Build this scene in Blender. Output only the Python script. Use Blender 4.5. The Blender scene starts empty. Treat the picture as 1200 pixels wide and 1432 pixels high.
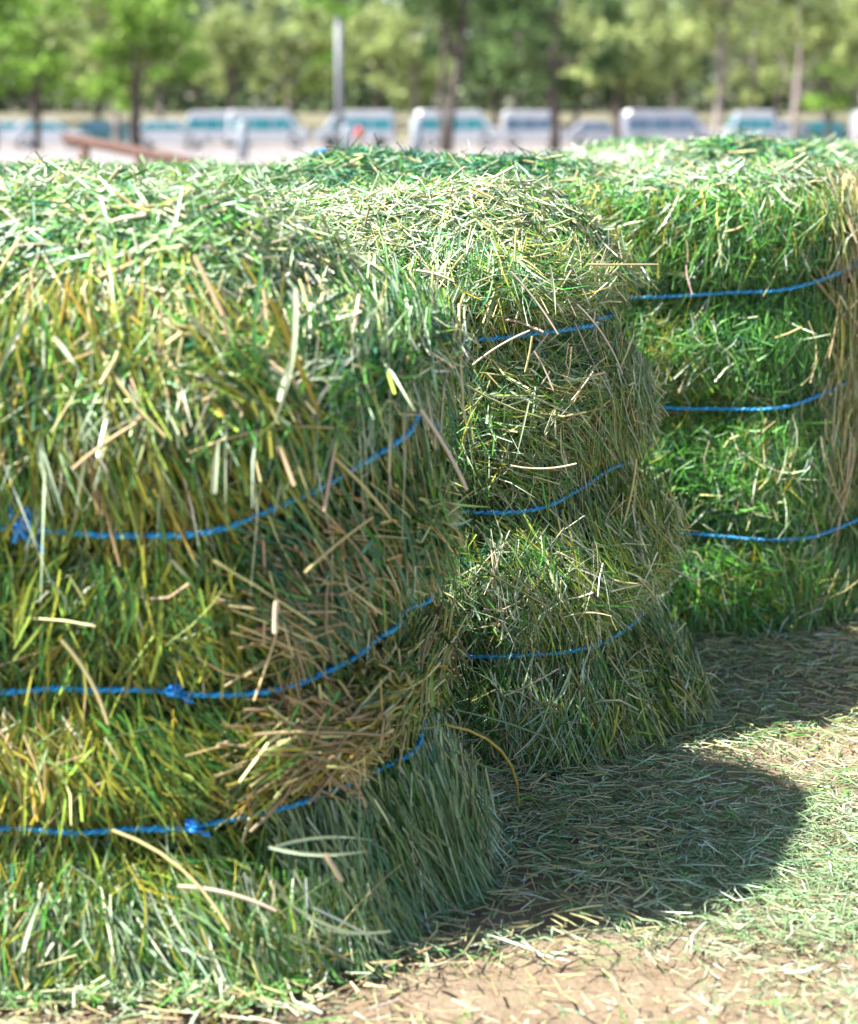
import bpy, math, random
import numpy as np
from mathutils import Vector, Matrix

R = math.radians
SC = bpy.context.scene
COL = SC.collection

# ------------------------------------------------------------------ camera, sky, sun, exposure
CAM_H = 0.69
PITCH = 12.6
FPX = 2420.0                       # focal length in photograph pixels (frame 1200 x 1432)
cam_d = bpy.data.cameras.new("camera")
cam = bpy.data.objects.new("camera", cam_d); COL.objects.link(cam)
cam.location = (0, 0, CAM_H)
cam.rotation_euler = (R(90 - PITCH), 0, 0)
cam_d.sensor_fit = 'HORIZONTAL'; cam_d.sensor_width = 36.0
cam_d.lens = 36.0 * FPX / 1200.0
cam_d.clip_start = 0.05; cam_d.clip_end = 3000
cam_d.dof.use_dof = True
cam_d.dof.focus_distance = 1.80
cam_d.dof.aperture_fstop = 5.8
SC.camera = cam

SUN_EL = 52.5       # direction the light travels: mostly +X, slightly +Y
sun_dir = Vector((0.95, 0.36, 0)).normalized() * math.cos(R(SUN_EL))
sun_dir.z = -math.sin(R(SUN_EL))
sl = bpy.data.lights.new("sun", 'SUN'); sl.energy = 5.0; sl.angle = R(0.5); sl.color = (1.0, 0.965, 0.90)
so = bpy.data.objects.new("sun", sl); COL.objects.link(so)
so.rotation_euler = sun_dir.to_track_quat('-Z', 'Y').to_euler()
W = bpy.data.worlds.new("World"); SC.world = W; W.use_nodes = True
nt = W.node_tree; bg = nt.nodes['Background']
sky = nt.nodes.new('ShaderNodeTexSky'); sky.sky_type = 'NISHITA'; sky.sun_disc = False
sky.sun_elevation = R(SUN_EL)
sky.sun_rotation = math.atan2(-sun_dir.x, -sun_dir.y)
nt.links.new(sky.outputs[0], bg.inputs[0]); bg.inputs[1].default_value = 0.075
SC.view_settings.view_transform = 'Standard'; SC.view_settings.look = 'None'
SC.view_settings.gamma = 1.0; SC.view_settings.exposure = 1.66
SC.cycles.max_bounces = 5; SC.cycles.diffuse_bounces = 3; SC.cycles.glossy_bounces = 2
SC.cycles.transmission_bounces = 3; SC.cycles.transparent_max_bounces = 4
SC.cycles.use_denoising = True
SC.cycles.use_adaptive_sampling = True; SC.cycles.adaptive_threshold = 0.02

CP, SP = math.cos(R(PITCH)), math.sin(R(PITCH))
def ray(px, py):
    u = (px - 600.0) / FPX; v = (716.0 - py) / FPX
    return u, CP + v * SP, -SP + v * CP
def at(px, py, Y):
    """world point that lies at distance Y in front of the photographer, seen at that place of the photograph"""
    u, fy, fz = ray(px, py); k = Y / fy
    return Vector((u * k, Y, CAM_H + fz * k))

# ------------------------------------------------------------------ helpers
rng = np.random.default_rng(11)
random.seed(5)

def tag(o, label=None, cat=None, group=None, kind=None):
    if label: o['label'] = label
    if cat: o['category'] = cat
    if group: o['group'] = group
    if kind: o['kind'] = kind
    return o
def empty(name, loc=(0, 0, 0), rz=0.0, parent=None):
    o = bpy.data.objects.new(name, None); COL.objects.link(o)
    o.location = loc; o.rotation_euler = (0, 0, rz); o.parent = parent
    return o
def link(name, me, mats, parent=None):
    o = bpy.data.objects.new(name, me); COL.objects.link(o); o.parent = parent
    for m in (mats if isinstance(mats, (list, tuple)) else [mats]):
        me.materials.append(m)
    return o
def copy_tree(o, parent=None):
    c = o.copy(); COL.objects.link(c); c.parent = parent
    for ch in list(o.children): copy_tree(ch, c)
    return c

def np_mesh(name, V, F, col=None, smooth=True):
    """V (n,3) float, F list of (m,k) int arrays (all quads or tris), col (n,3)"""
    me = bpy.data.meshes.new(name)
    V = np.asarray(V, np.float32)
    Fs = F if isinstance(F, list) else [F]
    nl = sum(f.size for f in Fs); npoly = sum(len(f) for f in Fs)
    me.vertices.add(len(V)); me.vertices.foreach_set('co', V.ravel())
    me.loops.add(nl); me.polygons.add(npoly)
    me.loops.foreach_set('vertex_index', np.concatenate([f.ravel() for f in Fs]).astype(np.int32))
    st = []; off = 0
    for f in Fs:
        st.append(off + np.arange(len(f)) * f.shape[1]); off += f.size
    me.polygons.foreach_set('loop_start', np.concatenate(st).astype(np.int32))
    me.polygons.foreach_set('use_smooth', np.full(npoly, smooth))
    if col is not None:
        a = me.color_attributes.new('col', 'FLOAT_COLOR', 'POINT')
        c4 = np.ones((len(V), 4), np.float32); c4[:, :3] = col
        a.data.foreach_set('color', c4.ravel())
    me.update(calc_edges=True)
    return me

class MB:
    """collects plain shapes into one mesh"""
    def __init__(s): s.v = []; s.f = []
    def add(s, vs, fs):
        o = len(s.v); s.v += [tuple(v) for v in vs]; s.f += [tuple(i + o for i in f) for f in fs]
    def box(s, x0, x1, y0, y1, z0, z1):
        s.add([(x0,y0,z0),(x1,y0,z0),(x1,y1,z0),(x0,y1,z0),(x0,y0,z1),(x1,y0,z1),(x1,y1,z1),(x0,y1,z1)],
              [(0,3,2,1),(4,5,6,7),(0,1,5,4),(1,2,6,5),(2,3,7,6),(3,0,4,7)])
    def tube(s, pts, rad, n=8, cap=True):
        pts = [Vector(p) for p in pts]
        if not isinstance(rad, (list, tuple)): rad = [rad] * len(pts)
        ring = []; ref = Vector((0.13, 0.21, 0.97))
        for i, p in enumerate(pts):
            d = (pts[min(i+1, len(pts)-1)] - pts[max(i-1, 0)]).normalized()
            if abs(d.dot(ref)) > 0.97: r2 = Vector((1, 0, 0))
            else: r2 = ref
            a = d.cross(r2).normalized(); b = d.cross(a)
            ring += [p + (a * math.cos(t) + b * math.sin(t)) * rad[i] for t in [2*math.pi*k/n for k in range(n)]]
        fs = []
        for i in range(len(pts)-1):
            for k in range(n):
                k2 = (k+1) % n
                fs.append((i*n+k, i*n+k2, (i+1)*n+k2, (i+1)*n+k))
        if cap:
            fs.append(tuple(range(n))[::-1]); fs.append(tuple((len(pts)-1)*n + k for k in range(n)))
        s.add(ring, fs)
    def prism(s, prof, y0, y1, bev=0.0, zc=0.0):
        """side profile [(x,z)] extruded along y"""
        n = len(prof)
        vs = []
        ys = [(y0, 0.94), (y0 + bev, 1.0), (y1 - bev, 1.0), (y1, 0.94)] if bev else [(y0, 1), (y1, 1)]
        cx = sum(p[0] for p in prof) / n; cz = sum(p[1] for p in prof) / n
        for y, k in ys:
            vs += [(cx + (x - cx) * k, y, cz + (z - cz) * k) for x, z in prof]
        fs = []
        for j in range(len(ys)-1):
            for i in range(n):
                i2 = (i+1) % n
                fs.append((j*n+i, (j+1)*n+i, (j+1)*n+i2, j*n+i2))
        fs.append(tuple(range(n))); fs.append(tuple((len(ys)-1)*n+i for i in range(n))[::-1])
        s.add(vs, fs)
    def build(s, name, mat, parent=None, smooth=False):
        me = bpy.data.meshes.new(name); me.from_pydata([tuple(v) for v in s.v], [], s.f); me.update()
        if smooth:
            for p in me.polygons: p.use_smooth = True
        return link(name, me, mat, parent)

def mat(name, base=(.5, .5, .5), rough=0.6, attr=False, noise=None, transl=0.0, metallic=0.0, spec=0.5, bump=None):
    m = bpy.data.materials.new(name); m.use_nodes = True
    t = m.node_tree; b = t.nodes['Principled BSDF']; out = t.nodes['Material Output']
    b.inputs['Roughness'].default_value = rough; b.inputs['Metallic'].default_value = metallic
    b.inputs['Specular IOR Level'].default_value = spec
    b.inputs['Base Color'].default_value = (*base, 1)
    src = None
    if attr:
        a = t.nodes.new('ShaderNodeAttribute'); a.attribute_name = 'col'; src = a.outputs['Color']
    if noise:
        sc, amt = noise
        co = t.nodes.new('ShaderNodeTexCoord')
        n = t.nodes.new('ShaderNodeTexNoise'); n.inputs['Scale'].default_value = sc; n.inputs['Detail'].default_value = 5
        t.links.new(co.outputs['Object'], n.inputs['Vector'])
        mr = t.nodes.new('ShaderNodeMapRange'); mr.inputs[1].default_value = .25; mr.inputs[2].default_value = .75
        mr.inputs[3].default_value = 1 - amt; mr.inputs[4].default_value = 1 + amt
        t.links.new(n.outputs['Fac'], mr.inputs[0])
        mx = t.nodes.new('ShaderNodeVectorMath'); mx.operation = 'SCALE'
        if src is not None: t.links.new(src, mx.inputs[0])
        else: mx.inputs[0].default_value = base
        t.links.new(mr.outputs[0], mx.inputs['Scale'])
        src = mx.outputs[0]
        if bump:
            bp = t.nodes.new('ShaderNodeBump'); bp.inputs['Strength'].default_value = bump[0]; bp.inputs['Distance'].default_value = bump[1]
            t.links.new(n.outputs['Fac'], bp.inputs['Height']); t.links.new(bp.outputs[0], b.inputs['Normal'])
    if src is not None: t.links.new(src, b.inputs['Base Color'])
    if transl > 0:
        tr = t.nodes.new('ShaderNodeBsdfTranslucent')
        if src is not None: t.links.new(src, tr.inputs['Color'])
        else: tr.inputs['Color'].default_value = (*base, 1)
        ms = t.nodes.new('ShaderNodeMixShader'); ms.inputs[0].default_value = transl
        t.links.new(b.outputs[0], ms.inputs[1]); t.links.new(tr.outputs[0], ms.inputs[2])
        t.links.new(ms.outputs[0], out.inputs['Surface'])
    return m

class Noise:
    def __init__(s, seed, freq, n=9, dim=3):
        r = np.random.default_rng(seed)
        d = r.normal(size=(n, dim)); d /= np.linalg.norm(d, axis=1, keepdims=True)
        s.k = d * (freq * r.uniform(.55, 1.7, (n, 1))); s.ph = r.uniform(0, 6.28, n); s.n = n
    def __call__(s, P):
        return np.sin(np.asarray(P) @ s.k.T + s.ph).sum(1) / math.sqrt(s.n / 2.0) * .6   # about -1.2..1.2

def unit(a): return a / np.maximum(np.linalg.norm(a, axis=1, keepdims=True), 1e-9)

def strand_mesh(name, P, D, N, L, wid, bend, droop, roll, col, stem, nseg, twist=None, zmin=None):
    """curved blades and stalks: centre P, direction D, outward N; stem = closed stalk, else a folded blade"""
    Vs = []; Cs = []; F4 = []; off = 0
    for isstem in (False, True):
        for ns in np.unique(nseg):
            m = (stem == isstem) & (nseg == ns); n = int(m.sum())
            if not n: continue
            p, d, nn, l, w = P[m], D[m], N[m], L[m][:, None], wid[m]
            s_ = unit(np.cross(d, nn)); n2 = np.cross(s_, d)
            r = roll[m][:, None]
            s0 = np.cos(r) * s_ + np.sin(r) * n2; n0 = -np.sin(r) * s_ + np.cos(r) * n2
            b = bend[m][:, None]; g = droop[m][:, None]
            tw = rng.uniform(-1.2, 1.2, n) if not isstem else np.zeros(n)
            rings = []
            for i in range(ns + 1):
                t = i / ns - .5
                c = p + d * (t * l) + s_ * (b * l * (t * t * 4 - .35)) + n2 * (bend[m][::-1][:, None] * .35 * l * (t * t * 4 - .3))
                c = c.copy(); c[:, 2] -= (g[:, 0] * l[:, 0] * (t + .5) ** 2)
                a = (tw * t)[:, None]
                s1 = np.cos(a) * s0 + np.sin(a) * n0; n1 = -np.sin(a) * s0 + np.cos(a) * n0
                if isstem:
                    h = (w * (.5 if i < ns else .42))[:, None]
                    rings.append(np.stack([c - s1 * h - n1 * h * .5, c + n1 * h, c + s1 * h - n1 * h * .5], 1))
                else:
                    tp = 1.0 - .85 * max(0, (i / ns - .45) / .55) ** 1.6
                    if i == 0: tp = .8
                    h = (w * .5 * tp)[:, None]
                    rings.append(np.stack([c - s1 * h, c - n1 * h * .55, c + s1 * h], 1))
            V = np.stack(rings, 1)                       # n, ns+1, 3, 3
            if zmin is not None: V[..., 2] = np.maximum(V[..., 2], zmin)
            Vs.append(V.reshape(-1, 3))
            tt = np.linspace(0, 1, ns + 1)[None, :, None, None]
            cc = col[m][:, None, None, :] * (1 + .25 * (tt - .5) * rng.uniform(-1, 1, (n, 1, 1, 1)))
            Cs.append(np.broadcast_to(cc, (n, ns + 1, 3, 3)).reshape(-1, 3))
            base = off + np.arange(n)[:, None] * (3 * (ns + 1))
            for i in range(ns):
                pairs = ((0, 1), (1, 2), (2, 0)) if isstem else ((0, 1), (1, 2))
                for a_, b_ in pairs:
                    q = np.array([i*3 + a_, i*3 + b_, i*3 + 3 + b_, i*3 + 3 + a_])
                    F4.append(base + q[None, :])
            off += n * 3 * (ns + 1)
    return np_mesh(name, np.concatenate(Vs), np.concatenate(F4), np.concatenate(Cs))

PGAIN = 1.2
PAL = {
 'deep':  (.028, .095, .018), 'green': (.068, .205, .032), 'fresh': (.11, .33, .05), 'pale': (.43, .52, .34),
 'sage':  (.17, .26, .12), 'teal': (.035, .145, .075), 'olive': (.25, .255, .028), 'gold': (.36, .27, .050),
 'straw': (.52, .46, .22), 'tan': (.36, .28, .15), 'pink': (.62, .50, .37), 'brown': (.12, .08, .035), 'ygreen': (.25, .35, .055),
}
PAL = {k: tuple(min(.72, v * PGAIN) for v in c) for k, c in PAL.items()}
def pick(weights, n, noise=None):
    """colours drawn from the palette; noise (n,) drags the draw so that neighbours lean the same way"""
    ks = list(weights); w = np.array([weights[k] for k in ks], float); w /= w.sum()
    u = rng.random(n)
    if noise is not None: u = np.clip(u + noise * .38, 0, .9999)
    idx = np.searchsorted(np.cumsum(w), u).clip(0, len(ks) - 1)
    c = np.array([PAL[k] for k in ks])[idx]
    c = c * rng.lognormal(0, .24, (n, 1)) * rng.lognormal(0, .07, (n, 3))
    return np.clip(c, .01, .75), np.array([k in ('straw', 'tan', 'pink', 'gold', 'brown') for k in ks])[idx]

M = {}
M['hay'] = mat('hay_stems', attr=True, rough=.36, transl=.10, spec=.6)
M['core'] = mat('packed_hay', (.022, .030, .010), rough=.95, noise=(60, .5), bump=(.8, .01))  # near-black base colour: shade of the gaps between blades is put into it
M['twine'] = mat('blue_twine', attr=True, rough=.35, spec=.5)

# ------------------------------------------------------------------ terrain
def gz(x, y):
    x = np.asarray(x, float); y = np.asarray(y, float)
    z = -.5 * np.clip((y - 45) / 40, 0, 1) ** 1.0 + 2.3 * np.clip((y - 103) / 50, 0, 1) ** 1.2
    return z
def build_ground():
    def axis(n, near, far):
        t = np.linspace(-1, 1, n); return np.sinh(t * 7.2) / math.sinh(7.2) * far
    xs = axis(301, 0, 900); t = np.linspace(-1, 1, 401); ys = 2.0 + np.sinh(t * 7.4) / math.sinh(7.4) * 1500
    ys = ys[ys > -60]
    X, Y = np.meshgrid(xs, ys); P = np.stack([X.ravel(), Y.ravel(), 0 * X.ravel()], 1)
    n1 = Noise(3, 18); n2 = Noise(4, 60); n3 = Noise(8, 5)
    near = np.clip(1 - np.hypot(P[:, 0], P[:, 1] - 2) / 12, 0, 1)
    P[:, 2] = gz(P[:, 0], P[:, 1]) + near * (.004 * n1(P) + .002 * n2(P) + .004 * n3(P) - .006)
    nx = len(xs); ny = len(ys)
    i = np.arange(nx - 1)[None, :] + np.arange(ny - 1)[:, None] * nx
    i = i.ravel(); F = np.stack([i, i + 1, i + nx + 1, i + nx], 1)
    m = bpy.data.materials.new('dirt'); m.use_nodes = True; t = m.node_tree; b = t.nodes['Principled BSDF']
    b.inputs['Roughness'].default_value = .95; b.inputs['Specular IOR Level'].default_value = .15
    geo = t.nodes.new('ShaderNodeNewGeometry')
    def ns(scale, detail=6, rough=.6):
        n = t.nodes.new('ShaderNodeTexNoise'); n.inputs['Scale'].default_value = scale; n.inputs['Detail'].default_value = detail
        n.inputs['Roughness'].default_value = rough; t.links.new(geo.outputs['Position'], n.inputs['Vector']); return n.outputs['Fac']
    def ramp(src, stops):
        r = t.nodes.new('ShaderNodeValToRGB'); t.links.new(src, r.inputs[0])
        el = r.color_ramp.elements
        while len(el) < len(stops): el.new(.5)
        for e, (p, c) in zip(el, stops): e.position = p; e.color = (*c, 1)
        return r.outputs[0]
    def mix(fac, a, b_):
        n = t.nodes.new('ShaderNodeMix'); n.data_type = 'RGBA'
        if isinstance(fac, float): n.inputs[0].default_value = fac
        else: t.links.new(fac, n.inputs[0])
        t.links.new(a, n.inputs[6]); t.links.new(b_, n.inputs[7]); return n.outputs[2]
    c1 = ramp(ns(14), [(.3, (.18, .13, .085)), (.55, (.29, .225, .155)), (.75, (.37, .30, .215))])
    c2 = ramp(ns(120, 4, .7), [(.35, (.12, .085, .05)), (.6, (.30, .23, .15))])
    nearc = mix(.4, c1, c2)
    far = ramp(ns(.35), [(.35, (.23, .20, .20)), (.65, (.29, .26, .255))])
    tan = ramp(ns(.8), [(.35, (.30, .22, .13)), (.65, (.40, .31, .20))])
    sep = t.nodes.new('ShaderNodeSeparateXYZ'); t.links.new(geo.outputs['Position'], sep.inputs[0])
    def mr(src, a, b_):
        n = t.nodes.new('ShaderNodeMapRange'); n.inputs[1].default_value = a; n.inputs[2].default_value = b_
        t.links.new(src, n.inputs[0]); return n.outputs[0]
    c = mix(mr(sep.outputs['Y'], 3.5, 5.5), nearc, tan)
    c = mix(mr(sep.outputs['Y'], 19, 30), c, far)
    bank = ramp(ns(.5), [(.35, (.14, .14, .08)), (.65, (.21, .18, .14))])
    c = mix(mr(sep.outputs['Y'], 98, 112), c, bank)
    t.links.new(c, b.inputs['Base Color'])
    bp = t.nodes.new('ShaderNodeBump'); bp.inputs['Strength'].default_value = .7; bp.inputs['Distance'].default_value = .006
    t.links.new(ns(160, 5, .7), bp.inputs['Height']); t.links.new(bp.outputs[0], b.inputs['Normal'])
    o = link('ground', np_mesh('ground', P, F), m)
    tag(o, 'brown dirt ground around the bales turning pale and dusty towards the car park', None, None, 'structure')
build_ground()

# ------------------------------------------------------------------ hay bales
class Bale:
    def __init__(s, x_right, y_front, yaw, a=.56, b=.205, rc=.17, H=.585, zs=(.14, .28, .43), seed=0, bulge=.022, lumps=.014, rise=(0, 0, 0), flare=.05, rt=.06, toff=.0135, dome=.045, k=0.0, taper=0.0):
        s.k = k; s.taper = taper; s.toff = toff; s.dome = dome
        s.a, s.b, s.rc, s.H, s.zs, s.bulge, s.lumps, s.rise, s.flare, s.rt = a, b, rc, H, zs, bulge, lumps, rise, flare, rt
        s.seed = seed
        # plan outline: front edge left->right, round the right end, back, left end
        pts = []
        def corner(cx, cy, a0):
            for k in range(25):
                t = a0 + math.pi / 2 * k / 24
                pts.append((cx + rc * math.cos(t), cy + rc * math.sin(t), math.cos(t), math.sin(t)))
        n = 60
        for k in range(n): pts.append((-a + rc + (2 * a - 2 * rc) * k / n, -b, 0, -1))
        corner(a - rc, -b + rc, -math.pi / 2)
        m_ = max(2, int(n * (b - rc) / (a - rc)))
        for k in range(m_): pts.append((a, -b + rc + 2 * (b - rc) * (k + .5) / m_, 1, 0))
        corner(a - rc, b - rc, 0)
        for k in range(n): pts.append((a - rc - (2 * a - 2 * rc) * k / n, b, 0, 1))
        corner(-a + rc, b - rc, math.pi / 2)
        corner(-a + rc, -b + rc, math.pi)
        p = np.array(pts)
        p[:, 0] = s.shear(p[:, 0], p[:, 1]); p[:, 3] -= s.k * p[:, 2] * (p[:, 2] > 0) * (p[:, 0] > 0)
        q = np.vstack([p, p[:1]]); seg = np.hypot(*np.diff(q[:, :2], axis=0).T)
        s.cum = np.concatenate([[0], np.cumsum(seg)]); s.q = q; s.per = s.cum[-1]
        s.s_front_end = s.cum[n]                                # where the front face starts to turn
        s.s_end_mid = s.cum[n + 25 + m_ // 2]
        s.nA = Noise(seed + 1, 26); s.nB = Noise(seed + 2, 60); s.nC = Noise(seed + 3, 11); s.nD = Noise(seed + 4, 34); s.nE = Noise(seed + 5, 22)
        c, sn = math.cos(yaw), math.sin(yaw)
        # place: the front right shoulder (x = a-rc on the front edge) is at x_right, y_front
        lx, ly = a - rc, -b
        s.loc = (x_right - (lx * c - ly * sn), y_front - (lx * sn + ly * c), 0)
        s.yaw = yaw
    def shear(s, x, y):
        """the right end is cut slantwise"""
        w = np.clip((x + .1) / .25, 0, 1); return x + s.k * (y + s.b) * w * w * (3 - 2 * w)
    def unshear(s, x, y):
        w = np.clip((x + .1) / .25, 0, 1); return x - s.k * (y + s.b) * w * w * (3 - 2 * w)
    def plan(s, t):
        t = np.mod(t, s.per)
        x = np.interp(t, s.cum, s.q[:, 0]); y = np.interp(t, s.cum, s.q[:, 1])
        nx = np.interp(t, s.cum, s.q[:, 2]); ny = np.interp(t, s.cum, s.q[:, 3])
        n = unit(np.stack([nx, ny, 0 * nx], 1))
        return x, y, n
    def endness(s, t):
        """0 on the front, 1 at the middle of the right end, 0 behind"""
        return np.clip(1 - np.abs(t - s.s_end_mid) / (s.s_end_mid - s.s_front_end), 0, 1)
    def zk(s, k, t):
        e = s.endness(t); e = e * e * (3 - 2 * e)
        return s.zs[k] + s.rise[k] * e + .004 * np.sin(t * 17 + k * 2 + s.seed)
    def offset(s, t, z):
        """outward offset of the skin: bulging between the twines, pinched under them, flaring at the foot"""
        e = s.endness(t)
        zz = [0 * z - .03] + [s.zk(k, t) for k in range(3)] + [0 * z + s.H + .02]
        o = np.zeros_like(z)
        for k in range(4):
            f = (z - zz[k]) / np.maximum(zz[k + 1] - zz[k], 1e-3)
            m = (f >= 0) & (f <= 1)
            o = np.where(m, s.bulge * np.sin(np.pi * np.clip(f, 0, 1)) ** .75 * (1 + .6 * e), o)
        o = o + s.taper * e * (.45 - z / s.H)
        o = o + s.flare * np.clip(1 - z / .16, 0, 1) ** 1.6 * (.25 + e)
        return o
    def side(s, t, z, depth=0.0):
        x, y, n = s.plan(t)
        o = s.offset(t, z)
        q = np.stack([x, y, z], 1)
        o = o + s.lumps * (s.nA(q) * .6 + s.nC(q) * .8) + .004 * s.nB(q)
        ins = np.clip((z - (s.H - s.rt)) / s.rt, 0, .999)
        o = o - s.rt * (1 - np.sqrt(1 - ins ** 2))
        P = q + n * (o + depth)[:, None] if np.ndim(depth) else q + n * (o + depth)[:, None]
        nn = n.copy(); nn[:, 2] = ins ** 2 * 1.6
        return P, unit(nn)
    def topz(s, x, y):
        ex = s.a - np.abs(x); ey = s.b - np.abs(y)
        e = np.minimum(ex, ey)
        cx, cy = s.rc - ex, s.rc - ey
        corner = (cx > 0) & (cy > 0)
        e = np.where(corner, s.rc - np.hypot(np.maximum(cx, 0), np.maximum(cy, 0)), e) + .012
        rt = s.rt * 1.3
        f = np.clip((rt - e) / rt, 0, 1)
        q = np.stack([x, y, 0 * x + s.H], 1)
        dm = s.dome * (1 - np.clip(1 - e / s.b, 0, 1) ** 2.2)
        return s.H + dm - rt * (1 - np.sqrt(1 - f ** 2)) * .8 + s.lumps * (s.nC(q) * .9 + s.nA(q) * .5), e
    def core(s, root):
        T = np.linspace(0, s.per, 241)[:-1]; Z = np.linspace(0.0, s.H - .006, 54)
        tt, zz = np.meshgrid(T, Z); 
        P, n = s.side(tt.ravel(), zz.ravel(), np.full(tt.size, -.048))
        P = P + n * (.006 * s.nB(P * 1.7))[:, None]
        rows = [P]; nt = len(T); last = P[-nt:]
        for f in np.linspace(.04, .96, 14):
            r = last.copy(); r[:, :2] *= (1 - f)
            z, e = s.topz(s.unshear(r[:, 0], r[:, 1]), r[:, 1]); r[:, 2] = np.where(e > -0.02, z - .026, last[:, 2]); rows.append(r)
        V = np.concatenate(rows); nr = len(V) // nt
        i = np.arange(nt)[None, :] + np.arange(nr - 1)[:, None] * nt; j = (np.arange(nt) + 1) % nt
        j = j[None, :] + np.arange(nr - 1)[:, None] * nt
        F = np.stack([i.ravel(), j.ravel(), (j + nt).ravel(), (i + nt).ravel()], 1)
        cap = np.arange(nt)[None, :] + (nr - 1) * nt
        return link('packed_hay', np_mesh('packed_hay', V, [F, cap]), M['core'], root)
    def twines(s, root, knots=()):
        rs = []
        for k in range(3):
            t = np.linspace(0, s.per, 2401)
            z = s.zk(k, t)
            P, n = s.side(t, z, (s.toff + (.004 if k == 2 else 0)) * (1 + 1.1 * s.endness(t)))
            # pull taut: average along the run
            for _ in range(30):
                P[1:-1] = P[1:-1] * .5 + (P[:-2] + P[2:]) * .25
            up = np.array([0, 0, 1.0])[None, :]
            V = []; C = []; F = []; off = 0; ns = 6
            r0 = .0018
            for ply in range(2):
                ph = 2 * np.pi * t / .0125 + ply * np.pi
                c = P + n * (np.cos(ph) * r0 * .6)[:, None] + up * (np.sin(ph) * r0 * .6)[:, None]
                fray = rng.normal(0, .00035, c.shape); c = c + fray
                for j in range(ns):
                    a = 2 * np.pi * j / ns
                    V.append(c + n * (math.cos(a) * r0) + up * (math.sin(a) * r0))
                base_c = np.array([.010, .27, .66]) if ply else np.array([.02, .42, .84])
                dust = np.clip(.5 + .5 * s.nC(P), 0, 1)[:, None] ** 2 * .35
                cc = (base_c * rng.lognormal(0, .12, (len(t), 1))) * (1 - dust) + np.array([.20, .36, .45]) * dust
                C.append(np.tile(cc, (ns, 1)))
                i = np.arange(len(t) - 1)
                for j in range(ns):
                    j2 = (j + 1) % ns
                    F.append(np.stack([off + j * len(t) + i, off + j2 * len(t) + i, off + j2 * len(t) + i + 1, off + j * len(t) + i + 1], 1))
                off += ns * len(t)
            o = link('twine', np_mesh('twine', np.concatenate(V), np.concatenate(F), np.concatenate(C)), M['twine'], root)
            rs.append(o)
            for (kk, tk, size) in knots:
                if kk == k: s.knot(o, tk, size)
        return rs
    def knot(s, tw, tk, size):
        k = [i for i in range(3) if True]
        P, n = s.side(np.array([tk]), np.array([s._kz(tw, tk)]), np.array([s.toff + .004]))
        c = Vector(P[0]); nn = Vector(n[0]); up = Vector((0, 0, 1)); tx = up.cross(nn).normalized()
        mb = MB(); r = random.Random(int(tk * 1000))
        pts = []
        for i in range(46):
            a = i / 45 * 2 * math.pi * 2.6
            pts.append(c + tx * (math.cos(a) * .006 * size) + up * (math.sin(a * 1.5) * .009 * size + .004) + nn * (math.sin(a * .8) * .004 * size + .002))
        mb.tube(pts, .0024, 6)
        for e in range(7):                                     # frayed ends and a bent loop standing up
            h = r.uniform(.012, .028) * size; dx = r.uniform(-.012, .008) * size
            pts = [c + tx * (dx * (j / 6) + .004 * math.sin(j * 1.3 + e)) + up * (h * (j / 6) * (1 - .25 * (j / 6))) + nn * (.003 + .009 * math.sin(j / 6 * 3) * r.uniform(.4, 1)) for j in range(7)]
            mb.tube(pts, [.0021] * 3 + [.0017, .0014, .0011, .0007], 5)
        for e in range(3):
            pts = [c + tx * (.004 + .012 * (j / 4) * r.uniform(.5, 1)) - up * (.012 * size * j / 4) + nn * .003 for j in range(5)]
            mb.tube(pts, .0016, 5)
        o = mb.build('knot', M['knot'], tw, True)
        return o
    def _kz(s, tw, tk):
        return float(s.zk(s._knot_k, np.array([tk]))[0])

M['knot'] = mat('blue_twine_knot', (.02, .25, .72), rough=.35, noise=(300, .4))

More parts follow.
